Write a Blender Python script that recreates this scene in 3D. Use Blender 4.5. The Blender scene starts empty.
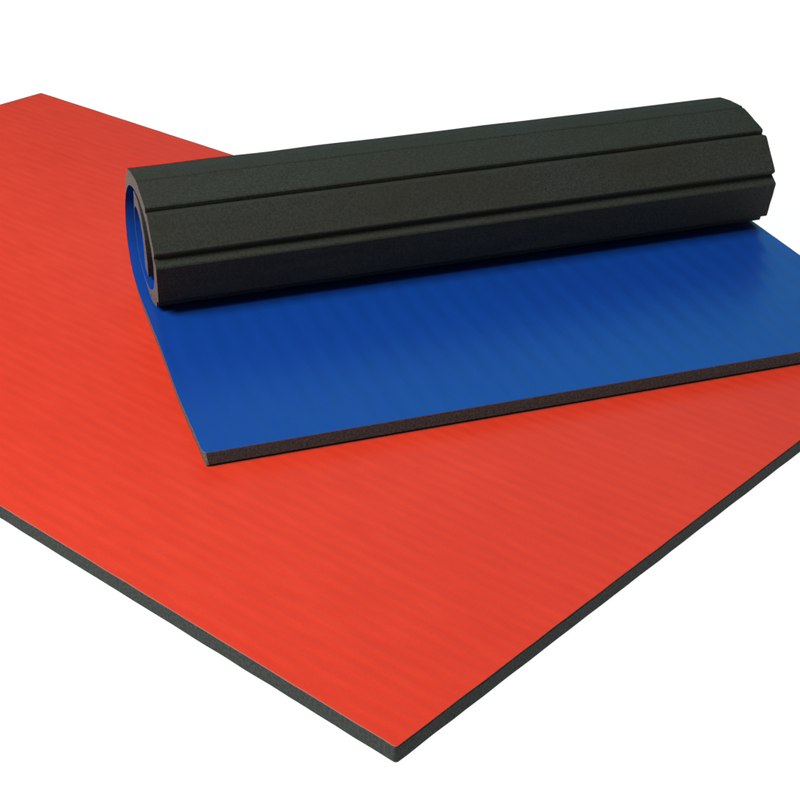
import bpy, bmesh, math, random
from mathutils import Vector, Matrix, noise

scene = bpy.context.scene
col = scene.collection
random.seed(4)

# ------------------------------------------------------------------ dimensions (metres)
T = 0.02168                 # mat thickness
SKIN = 0.0017               # vinyl cover thickness
RED_W, RED_L = 1.0175, 1.9636
RED_POS, RED_YAW = (-0.00983, 1.09620, 0.0), 0.82407
BLUE_W = 1.0080
BLUE_POS, BLUE_YAW = (-0.24511, 1.61137, T), 0.29941

# ------------------------------------------------------------------ helpers
def tag(o, label=None, cat=None, kind=None):
    if label: o['label'] = label
    if cat: o['category'] = cat
    if kind: o['kind'] = kind
    return o

def empty(name, loc, yaw):
    o = bpy.data.objects.new(name, None)
    o.empty_display_size = 0.1
    o.location = loc
    o.rotation_euler = (0, 0, yaw)
    col.objects.link(o)
    return o

def link_mesh(name, bm, mats, parent=None):
    me = bpy.data.meshes.new(name)
    bmesh.ops.recalc_face_normals(bm, faces=bm.faces)
    bm.to_mesh(me); bm.free()
    for m in mats: me.materials.append(m)
    o = bpy.data.objects.new(name, me)
    col.objects.link(o)
    if parent: o.parent = parent
    return o

class NT:
    """tiny node-tree helper"""
    def __init__(self, name):
        self.mat = bpy.data.materials.new(name)
        self.mat.use_nodes = True
        self.t = self.mat.node_tree
        self.b = self.t.nodes['Principled BSDF']
    def n(self, typ, **kw):
        nd = self.t.nodes.new(typ)
        for k, v in kw.items():
            if k in nd.inputs.keys(): nd.inputs[k].default_value = v
            else: setattr(nd, k, v)
        return nd
    def l(self, a, b): self.t.links.new(a, b)
    def mix(self, fac, a, b, blend='MIX'):
        m = self.n('ShaderNodeMix', data_type='RGBA', blend_type=blend)
        for sock, v in ((m.inputs[0], fac), (m.inputs[6], a), (m.inputs[7], b)):
            if hasattr(v, 'is_output'): self.l(v, sock)
            else: sock.default_value = v
        return m.outputs[2]
    def math(self, op, a, b=0.0, c=0.0):
        m = self.n('ShaderNodeMath', operation=op)
        for i, v in enumerate((a, b, c)):
            if hasattr(v, 'is_output'): self.l(v, m.inputs[i])
            else: m.inputs[i].default_value = v
        return m.outputs[0]

# ------------------------------------------------------------------ materials
def foam_material(name, dark, light, rough=0.9, spec=0.25, grain=1.0, tint=None):
    k = NT(name)
    co = k.n('ShaderNodeTexCoord').outputs['Object']
    fine = k.n('ShaderNodeTexNoise', Scale=700.0, Detail=3.0, Roughness=0.75); k.l(co, fine.inputs['Vector'])
    cells = k.n('ShaderNodeTexVoronoi', Scale=620.0); k.l(co, cells.inputs['Vector'])
    big = k.n('ShaderNodeTexNoise', Scale=9.0, Detail=4.0); k.l(co, big.inputs['Vector'])
    f = k.math('MULTIPLY_ADD', fine.outputs[0], 1.5, -0.25)
    c = k.mix(f, (*dark, 1), (*light, 1))
    sp = k.n('ShaderNodeTexNoise', Scale=290.0, Detail=2.0, Roughness=0.6); k.l(co, sp.inputs['Vector'])
    c = k.mix(k.math('MULTIPLY_ADD', sp.outputs[0], 2.6, -0.95), c, tuple(min(1.0, x * 1.55) for x in light) + (1,))
    if tint:
        fb = k.math('MULTIPLY_ADD', big.outputs[0], 2.2, -0.6)
        fb = k.math('MINIMUM', k.math('MAXIMUM', fb, 0.0), 1.0)
        c = k.mix(k.math('MULTIPLY', fb, 0.55), c, (*tint, 1))
    k.l(c, k.b.inputs['Base Color'])
    k.b.inputs['Roughness'].default_value = rough
    k.b.inputs['Specular IOR Level'].default_value = spec
    h = k.math('ADD', fine.outputs[0], cells.outputs['Distance'])
    bp = k.n('ShaderNodeBump', Strength=0.26 * grain, Distance=0.0012)
    k.l(h, bp.inputs['Height']); k.l(bp.outputs[0], k.b.inputs['Normal'])
    return k.mat

def vinyl_material(name, base, dark, light, axis, period, wave_bump, rough, spec, streak, tone=0.5):
    """vinyl with a woven tatami emboss: shallow ribs across `axis`, broken streaks along them"""
    k = NT(name)
    co = k.n('ShaderNodeTexCoord').outputs['Object']
    sep = k.n('ShaderNodeSeparateXYZ'); k.l(co, sep.inputs[0])
    a = sep.outputs[axis]; b = sep.outputs[1 - axis]
    # slow wander of the ribs
    wob = k.n('ShaderNodeTexNoise', Scale=5.0, Detail=2.0); k.l(co, wob.inputs['Vector'])
    ph = k.math('MULTIPLY', a, 2 * math.pi / period)
    ph = k.math('ADD', ph, k.math('MULTIPLY', wob.outputs[0], 2.8))
    rib = k.math('SINE', ph)
    # streaks: noise stretched along the rib direction
    sc = [0, 0, 0]; sc[axis] = 70.0; sc[1 - axis] = 13.0; sc[2] = 1.0
    mp = k.n('ShaderNodeMapping'); mp.inputs['Scale'].default_value = sc; k.l(co, mp.inputs['Vector'])
    st = k.n('ShaderNodeTexNoise', Scale=1.0, Detail=3.0, Roughness=0.55); k.l(mp.outputs[0], st.inputs['Vector'])
    # fine weave
    sc2 = [0, 0, 0]; sc2[axis] = 900.0; sc2[1 - axis] = 260.0; sc2[2] = 1.0
    mp2 = k.n('ShaderNodeMapping'); mp2.inputs['Scale'].default_value = sc2; k.l(co, mp2.inputs['Vector'])
    fw = k.n('ShaderNodeTexNoise', Scale=1.0, Detail=2.0); k.l(mp2.outputs[0], fw.inputs['Vector'])
    big = k.n('ShaderNodeTexNoise', Scale=2.6, Detail=3.0); k.l(co, big.inputs['Vector'])
    # colour
    v = k.math('MULTIPLY_ADD', rib, 0.09 * streak, 0.5)
    v = k.math('ADD', v, k.math('MULTIPLY_ADD', st.outputs[0], 1.5 * streak, -0.75 * streak))
    v = k.math('ADD', v, k.math('MULTIPLY_ADD', big.outputs[0], tone, -0.5 * tone))
    v = k.math('ADD', v, k.math('MULTIPLY_ADD', fw.outputs[0], 0.5, -0.25))
    ramp = k.n('ShaderNodeValToRGB')
    e = ramp.color_ramp.elements
    e[0].position = 0.0; e[0].color = (*dark, 1)
    e[1].position = 1.0; e[1].color = (*light, 1)
    m = e.new(0.5); m.color = (*base, 1)
    k.l(v, ramp.inputs[0]); k.l(ramp.outputs[0], k.b.inputs['Base Color'])
    k.b.inputs['Specular IOR Level'].default_value = spec
    r = k.math('MULTIPLY_ADD', st.outputs[0], 0.16, rough - 0.08)
    k.l(r, k.b.inputs['Roughness'])
    h = k.math('MULTIPLY', rib, wave_bump)
    h = k.math('ADD', h, k.math('MULTIPLY', st.outputs[0], wave_bump * 1.6))
    h = k.math('ADD', h, k.math('MULTIPLY', fw.outputs[0], 0.035))
    bp = k.n('ShaderNodeBump', Strength=1.0, Distance=0.001)
    k.l(h, bp.inputs['Height']); k.l(bp.outputs[0], k.b.inputs['Normal'])
    return k.mat

def plain_material(name, colr, rough=0.6, spec=0.3):
    k = NT(name)
    co = k.n('ShaderNodeTexCoord').outputs['Object']
    nz = k.n('ShaderNodeTexNoise', Scale=140.0, Detail=3.0); k.l(co, nz.inputs['Vector'])
    c = k.mix(nz.outputs[0], tuple(x * 0.7 for x in colr) + (1,), tuple(min(1, x * 1.3) for x in colr) + (1,))
    k.l(c, k.b.inputs['Base Color'])
    k.b.inputs['Roughness'].default_value = rough
    k.b.inputs['Specular IOR Level'].default_value = spec
    return k.mat

M_RED = vinyl_material('red_vinyl', (0.62, 0.037, 0.0150), (0.52, 0.025, 0.010), (0.71, 0.056, 0.025),
                       0, 0.019, 0.10, 0.50, 0.20, 0.40)
M_BLUE = vinyl_material('blue_vinyl', (0.004, 0.046, 0.275), (0.007, 0.037, 0.235), (0.003, 0.057, 0.315),
                        0, 0.036, 0.24, 0.33, 0.23, 0.22)
M_CUT_RED = plain_material('red_vinyl_cut_edge', (0.24, 0.115, 0.095))
M_CUT_BLUE = plain_material('blue_vinyl_cut_edge', (0.13, 0.15, 0.18))
M_FOAM_RED = foam_material('foam_of_red_mat', (0.0135, 0.0165, 0.0145), (0.034, 0.039, 0.035), 0.85, 0.2)
M_FOAM = foam_material('foam_underside', (0.0095, 0.0120, 0.0100), (0.025, 0.030, 0.0245), 0.85, 0.20, tint=(0.024, 0.0225, 0.014))
M_FOAM_CUT = foam_material('foam_cut_face', (0.019, 0.029, 0.028), (0.057, 0.080, 0.076), 0.9, 0.2)
M_FOAM_SIDE = foam_material('foam_trimmed_side', (0.042, 0.040, 0.036), (0.120, 0.113, 0.102), 0.9, 0.2)

def floor_material():
    k = NT('self_lit_white_floor')
    co = k.n('ShaderNodeTexCoord').outputs['Object']
    nz = k.n('ShaderNodeTexNoise', Scale=3.0, Detail=3.0); k.l(co, nz.inputs['Vector'])
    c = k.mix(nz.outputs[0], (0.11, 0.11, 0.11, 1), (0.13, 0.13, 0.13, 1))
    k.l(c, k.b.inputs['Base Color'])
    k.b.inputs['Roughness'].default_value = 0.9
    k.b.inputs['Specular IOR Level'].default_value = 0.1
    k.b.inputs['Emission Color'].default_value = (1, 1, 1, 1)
    k.b.inputs['Emission Strength'].default_value = 0.97      # added glow, no real source: keeps floor white and washes out shadows
    return k.mat

# ------------------------------------------------------------------ setting
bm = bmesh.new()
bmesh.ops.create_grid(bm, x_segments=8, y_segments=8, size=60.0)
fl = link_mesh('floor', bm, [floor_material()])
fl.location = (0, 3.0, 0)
tag(fl, 'seamless self-lit white studio floor under the mats', kind='structure')

# ------------------------------------------------------------------ red flat mat
def slab(bm, x0, x1, y0, y1, z0, z1, nx, ny, bevel, wob, corner=0.0):
    """closed slab with finely divided rim so its edges wander by a fraction of a millimetre"""
    pts = []
    r = corner
    def arc_pts(cx, cy, a0):
        for j in range(6):
            a = a0 + math.pi / 2 * j / 5
            pts.append((cx + r * math.cos(a), cy + r * math.sin(a), math.cos(a), math.sin(a)))
    arc_pts(x0 + r, y0 + r, math.pi)
    for i in range(1, nx): pts.append((x0 + r + (x1 - x0 - 2 * r) * i / nx, y0, 0, -1))
    arc_pts(x1 - r, y0 + r, -math.pi / 2)
    for i in range(1, ny): pts.append((x1, y0 + r + (y1 - y0 - 2 * r) * i / ny, 1, 0))
    arc_pts(x1 - r, y1 - r, 0)
    for i in range(1, nx): pts.append((x1 - r - (x1 - x0 - 2 * r) * i / nx, y1, 0, 1))
    arc_pts(x0 + r, y1 - r, math.pi / 2)
    for i in range(1, ny): pts.append((x0, y1 - r - (y1 - y0 - 2 * r) * i / ny, -1, 0))
    rings = []
    prof = [(z0, bevel), (z0 + bevel, 0.0), (z1 - bevel, 0.0), (z1 - bevel * 0.3, bevel * 0.3), (z1, bevel)]
    for z, inset in prof:
        ring = []
        for (x, y, nxn, nyn) in pts:
            d = wob * noise.noise(Vector((x * 26, y * 26, z * 90)))
            ring.append(bm.verts.new((x + nxn * (d - inset), y + nyn * (d - inset), z)))
        rings.append(ring)
    n = len(pts)
    side = []
    for a, b in zip(rings[:-1], rings[1:]):
        for i in range(n):
            side.append(bm.faces.new((a[i], a[(i + 1) % n], b[(i + 1) % n], b[i])))
    top = bm.faces.new(rings[-1]); bot = bm.faces.new(list(reversed(rings[0])))
    return side, top, bot

red = empty('flat_mat', RED_POS, RED_YAW)
tag(red, 'large red vinyl exercise mat lying flat on the white floor under the blue one', 'mat')
bm = bmesh.new()
slab(bm, 0, RED_W, 0, RED_L, 0.0006, T - SKIN, 80, 150, 0.0012, 0.0007, 0.004)
link_mesh('foam_base', bm, [M_FOAM_RED], red)
bm = bmesh.new()
side, top, bot = slab(bm, 0.0003, RED_W - 0.0003, 0.0003, RED_L - 0.0003, T - SKIN + 0.0002, T, 80, 150, 0.0005, 0.0006, 0.0035)
for f in side: f.material_index = 1
link_mesh('vinyl_cover', bm, [M_RED, M_CUT_RED], red)

# ------------------------------------------------------------------ blue part-rolled mat
# path of the foam underside in the (depth, height) plane, height 0 = top of the flat part
D = T - 0.0004
FACET = [(0.0, -D), (0.0010, -D), (0.0025, -D), (0.005, -D), (0.12, -D), (0.24, -D), (0.36, -D), (0.43, -D), (0.49, -D), (0.535, -D + 0.004), (0.575, 0.000), (0.602, 0.026),
         (0.620, 0.055), (0.629, 0.082), (0.627, 0.112), (0.616, 0.140), (0.583, 0.169), (0.547, 0.1737),
         (0.5090, 0.1755), ('notch', 0.5066, 0.1722), (0.5048, 0.1748), (0.474, 0.1675), (0.438, 0.1585), ('notch', 0.4398, 0.1500), (0.426, 0.1520), (0.388, 0.1045),
         ('notch', 0.3975, 0.0965), (0.3825, 0.0865), (0.400, 0.0250), ('notch', 0.4165, 0.0200), (0.419, 0.0105)]
INNER = [(0.445, 0.0030), (0.490, 0.0060), (0.530, 0.018), (0.558, 0.041), (0.577, 0.074), (0.584, 0.106), (0.575, 0.133), (0.546, 0.1490),
         (0.500, 0.1450), (0.478, 0.1270), (0.466, 0.100), (0.465, 0.078), (0.468, 0.056), (0.477, 0.034)]

def build_path():
    base, over = [], {}
    pts = [p for p in FACET if p != 'seam'] + INNER
    raw = [('n', Vector(p[1:])) if p[0] == 'notch' else ('p', Vector(p)) for p in pts]
    ctrl = []
    for i, (kd, p) in enumerate(raw):          # the lips of every slit are slightly rounded
        before = i > 0 and raw[i - 1][0] == 'n'
        after = i + 1 < len(raw) and raw[i + 1][0] == 'n'
        if before:
            ctrl.append(('q', p + (raw[i - 1][1] - p).normalized() * 0.0016))
            ctrl.append(('p', p + (raw[i + 1][1] - p).normalized() * 0.0018))
        elif not after or kd == 'n': ctrl.append((kd, p))
        if after:
            ctrl.append(('q', p + (raw[i - 1][1] - p).normalized() * 0.0018))
            ctrl.append(('q', p + (raw[i + 1][1] - p).normalized() * 0.0016))
    for i, (kd, p) in enumerate(ctrl):
        if kd == 'n':
            a, b = ctrl[i - 1][1], ctrl[i + 1][1]
            over[len(base)] = p
            base.append((a + b) / 2)
            continue
        base.append(p)
        if i + 1 < len(ctrl) and ctrl[i + 1][0] != 'n' and (ctrl[i + 1][1] - p).length > 0.004:
            q = ctrl[i + 1][1]
            L = (q - p).length
            n = max(1, int(L / 0.008)) if i < 10 else max(1, int(L / 0.006))
            for j in range(1, n): base.append(p.lerp(q, j / n))
    return base, over

def smooth(ps, times, keep=lambda i: False):
    ps = [p.copy() for p in ps]
    for _ in range(times):
        q = [p.copy() for p in ps]
        for i in range(1, len(ps) - 1):
            if not keep(i): q[i] = (ps[i - 1] + 2 * ps[i] + ps[i + 1]) / 4
        ps = q
    return ps

base, over = build_path()
# arc length and where each stretch begins
arc = [0.0]
for a, b in zip(base[:-1], base[1:]): arc.append(arc[-1] + (b - a).length)
first_facet = next(i for i, p in enumerate(base) if abs(p.x - 0.583) < 1e-6)
last_facet = next(i for i, p in enumerate(base) if (p - Vector((0.419, 0.0105))).length < 0.004)
outer = smooth(base, 3, keep=lambda i: first_facet - 1 <= i <= last_facet + 1)
outer = smooth(outer, 8, keep=lambda i: i <= last_facet + 2)
guide = smooth(base, 14)
def normal(ps, i):
    a = ps[max(0, i - 1)]; b = ps[min(len(ps) - 1, i + 1)]
    t = (b - a).normalized()
    return Vector((-t.y, t.x))
inner = [guide[i] + normal(guide, i) * D for i in range(len(base))]
inner = smooth(inner, 6)
for i in range(len(base)):
    if arc[i] < 0.36: inner[i].y = 0.0
mid = [inner[i] - normal(guide, i) * SKIN for i in range(len(base))]
mid2 = [inner[i] - normal(guide, i) * (SKIN + 0.0002) for i in range(len(base))]
for i, p in over.items(): outer[i] = p.copy()
outer[0].y += 0.0030; outer[1].y += 0.0014; outer[2].y += 0.0005      # lower front arris shaped round to give a dark contact line

# shallow grooves on the inner coils (and a hairline seam on the top facet)
def ss(x, a, b):
    t = min(1, max(0, (x - a) / (b - a))); return t * t * (3 - 2 * t)
def left_edge(i):
    s = arc[i]
    flare = -0.0022 * math.exp(-((s - 0.16) / 0.09) ** 2)
    k = max(0.0, 1 - s / 0.005)
    flare += 0.004 * (1 - math.sqrt(1 - k * k))          # worn front corner
    return flare + 0.0145 * ss(s, 0.56, 0.89) - 0.004 * ss(s, 1.06, 1.18) + 0.003 * ss(s, 1.24, 1.36)
def right_edge(i):
    return BLUE_W - 0.004 * ss(arc[i], 1.15, 1.5)

NC = 40
def sheet(bm, prof, under=0.0, jit=0.0):
    rows = []
    for i, p in enumerate(prof):
        u0, u1 = left_edge(i), right_edge(i)
        n = normal(guide, i)
        u0 += under * (0.0024 * max(0.0, n.y) + 0.0036 * max(0.0, -n.x))   # the knife cut leans under the cover
        row = []
        for c in range(NC + 1):
            u = u0 + (u1 - u0) * c / NC
            d = jit * noise.noise(Vector((u * 11, arc[i] * 55, 3.1)))
            if arc[i] < 0.5: d = 0
            e = 0.0004 * noise.noise(Vector((arc[i] * 70, 5.0 if c == 0 else 9.0, 1.0))) if c in (0, NC) else 0
            row.append(bm.verts.new((u + e, p.x + n.x * d, p.y + n.y * d + T)))
        rows.append(row)
    return rows

def solid(bm, A, B, smooth_a, smooth_b, mi_a, mi_b, mi_cut, mi_side):
    """close two sheets (A outside, B inside) into one band"""
    def quad(vs, mi, sm):
        f = bm.faces.new(vs); f.material_index = mi; f.smooth = sm
    R = len(A)
    for i in range(R - 1):
        for c in range(NC):
            quad((A[i][c], A[i + 1][c], A[i + 1][c + 1], A[i][c + 1]), mi_a, smooth_a(i))
            quad((B[i][c], B[i][c + 1], B[i + 1][c + 1], B[i + 1][c]), mi_b, smooth_b(i))
        quad((A[i][0], B[i][0], B[i + 1][0], A[i + 1][0]), mi_side, False)
        quad((A[i][NC], A[i + 1][NC], B[i + 1][NC], B[i][NC]), mi_side, False)
    for c in range(NC):
        quad((A[0][c], A[0][c + 1], B[0][c + 1], B[0][c]), mi_cut, False)
        quad((A[-1][c], B[-1][c], B[-1][c + 1], A[-1][c + 1]), mi_cut, False)
    for e in bm.edges:                                   # crisp edges where the cut faces meet the sheets
        if len(e.link_faces) == 2 and e.link_faces[0].smooth != e.link_faces[1].smooth: e.smooth = False

blue = empty('rolled_mat', BLUE_POS, BLUE_YAW)
tag(blue, 'blue vinyl exercise mat half rolled up with its black foam backing outside', 'mat')
bm = bmesh.new()
A = sheet(bm, outer, under=1.0, jit=0.0008); B = sheet(bm, mid2, jit=0.0008)
solid(bm, A, B, lambda i: not (first_facet - 1 <= i <= last_facet), lambda i: True, 0, 0, 1, 2)
link_mesh('foam_backing', bm, [M_FOAM, M_FOAM_CUT, M_FOAM_SIDE], blue)
bm = bmesh.new()
A = sheet(bm, mid, jit=0.0008); B = sheet(bm, inner, jit=0.0008)
solid(bm, A, B, lambda i: True, lambda i: True, 0, 0, 1, 1)
link_mesh('vinyl_cover', bm, [M_BLUE, M_CUT_BLUE], blue)

# ------------------------------------------------------------------ lights
def softbox(name, loc, target, size, power, colr):
    d = bpy.data.lights.new(name, 'AREA')
    d.shape = 'RECTANGLE'; d.size, d.size_y = size
    d.energy = power; d.color = colr
    o = bpy.data.objects.new(name, d)
    o.location = loc
    o.rotation_euler = (Vector(target) - Vector(loc)).to_track_quat('-Z', 'Y').to_euler()
    col.objects.link(o)
    return o
softbox('key_softbox', (-3.0, 0.25, 3.95), (0.0, 1.75, 0.0), (2.4, 2.4), 385, (1.0, 0.985, 0.96))
softbox('cool_back_softbox', (0.7, 5.2, 1.9), (0.2, 1.9, 0.0), (3.4, 1.6), 15, (0.06, 0.85, 1.0))

w = bpy.data.worlds.new('World'); scene.world = w
w.use_nodes = True
bg = w.node_tree.nodes['Background']
bg.inputs[0].default_value = (0.90, 0.98, 1.0, 1)
bg.inputs[1].default_value = 0.16

# ------------------------------------------------------------------ camera
f_px, pitch, roll = 1513.82, 0.503075, -0.0176797
cam = bpy.data.cameras.new('camera')
cam.sensor_width = 36.0; cam.lens = 36.0 * f_px / 800.0
cam.clip_start = 0.05; cam.clip_end = 200
co = bpy.data.objects.new('camera', cam); col.objects.link(co)
fw = Vector((0, math.cos(pitch), -math.sin(pitch))); rt0 = Vector((1, 0, 0)); up0 = rt0.cross(fw)
rt = rt0 * math.cos(roll) + up0 * math.sin(roll); up = -rt0 * math.sin(roll) + up0 * math.cos(roll)
m = Matrix((rt, up, -fw)).transposed().to_4x4(); m.translation = (0, 0, 1.0)
co.matrix_world = m
scene.camera = co

scene.view_settings.view_transform = 'Standard'
scene.view_settings.look = 'None'
scene.view_settings.exposure = 0
scene.view_settings.gamma = 1
scene.render.engine = 'CYCLES'
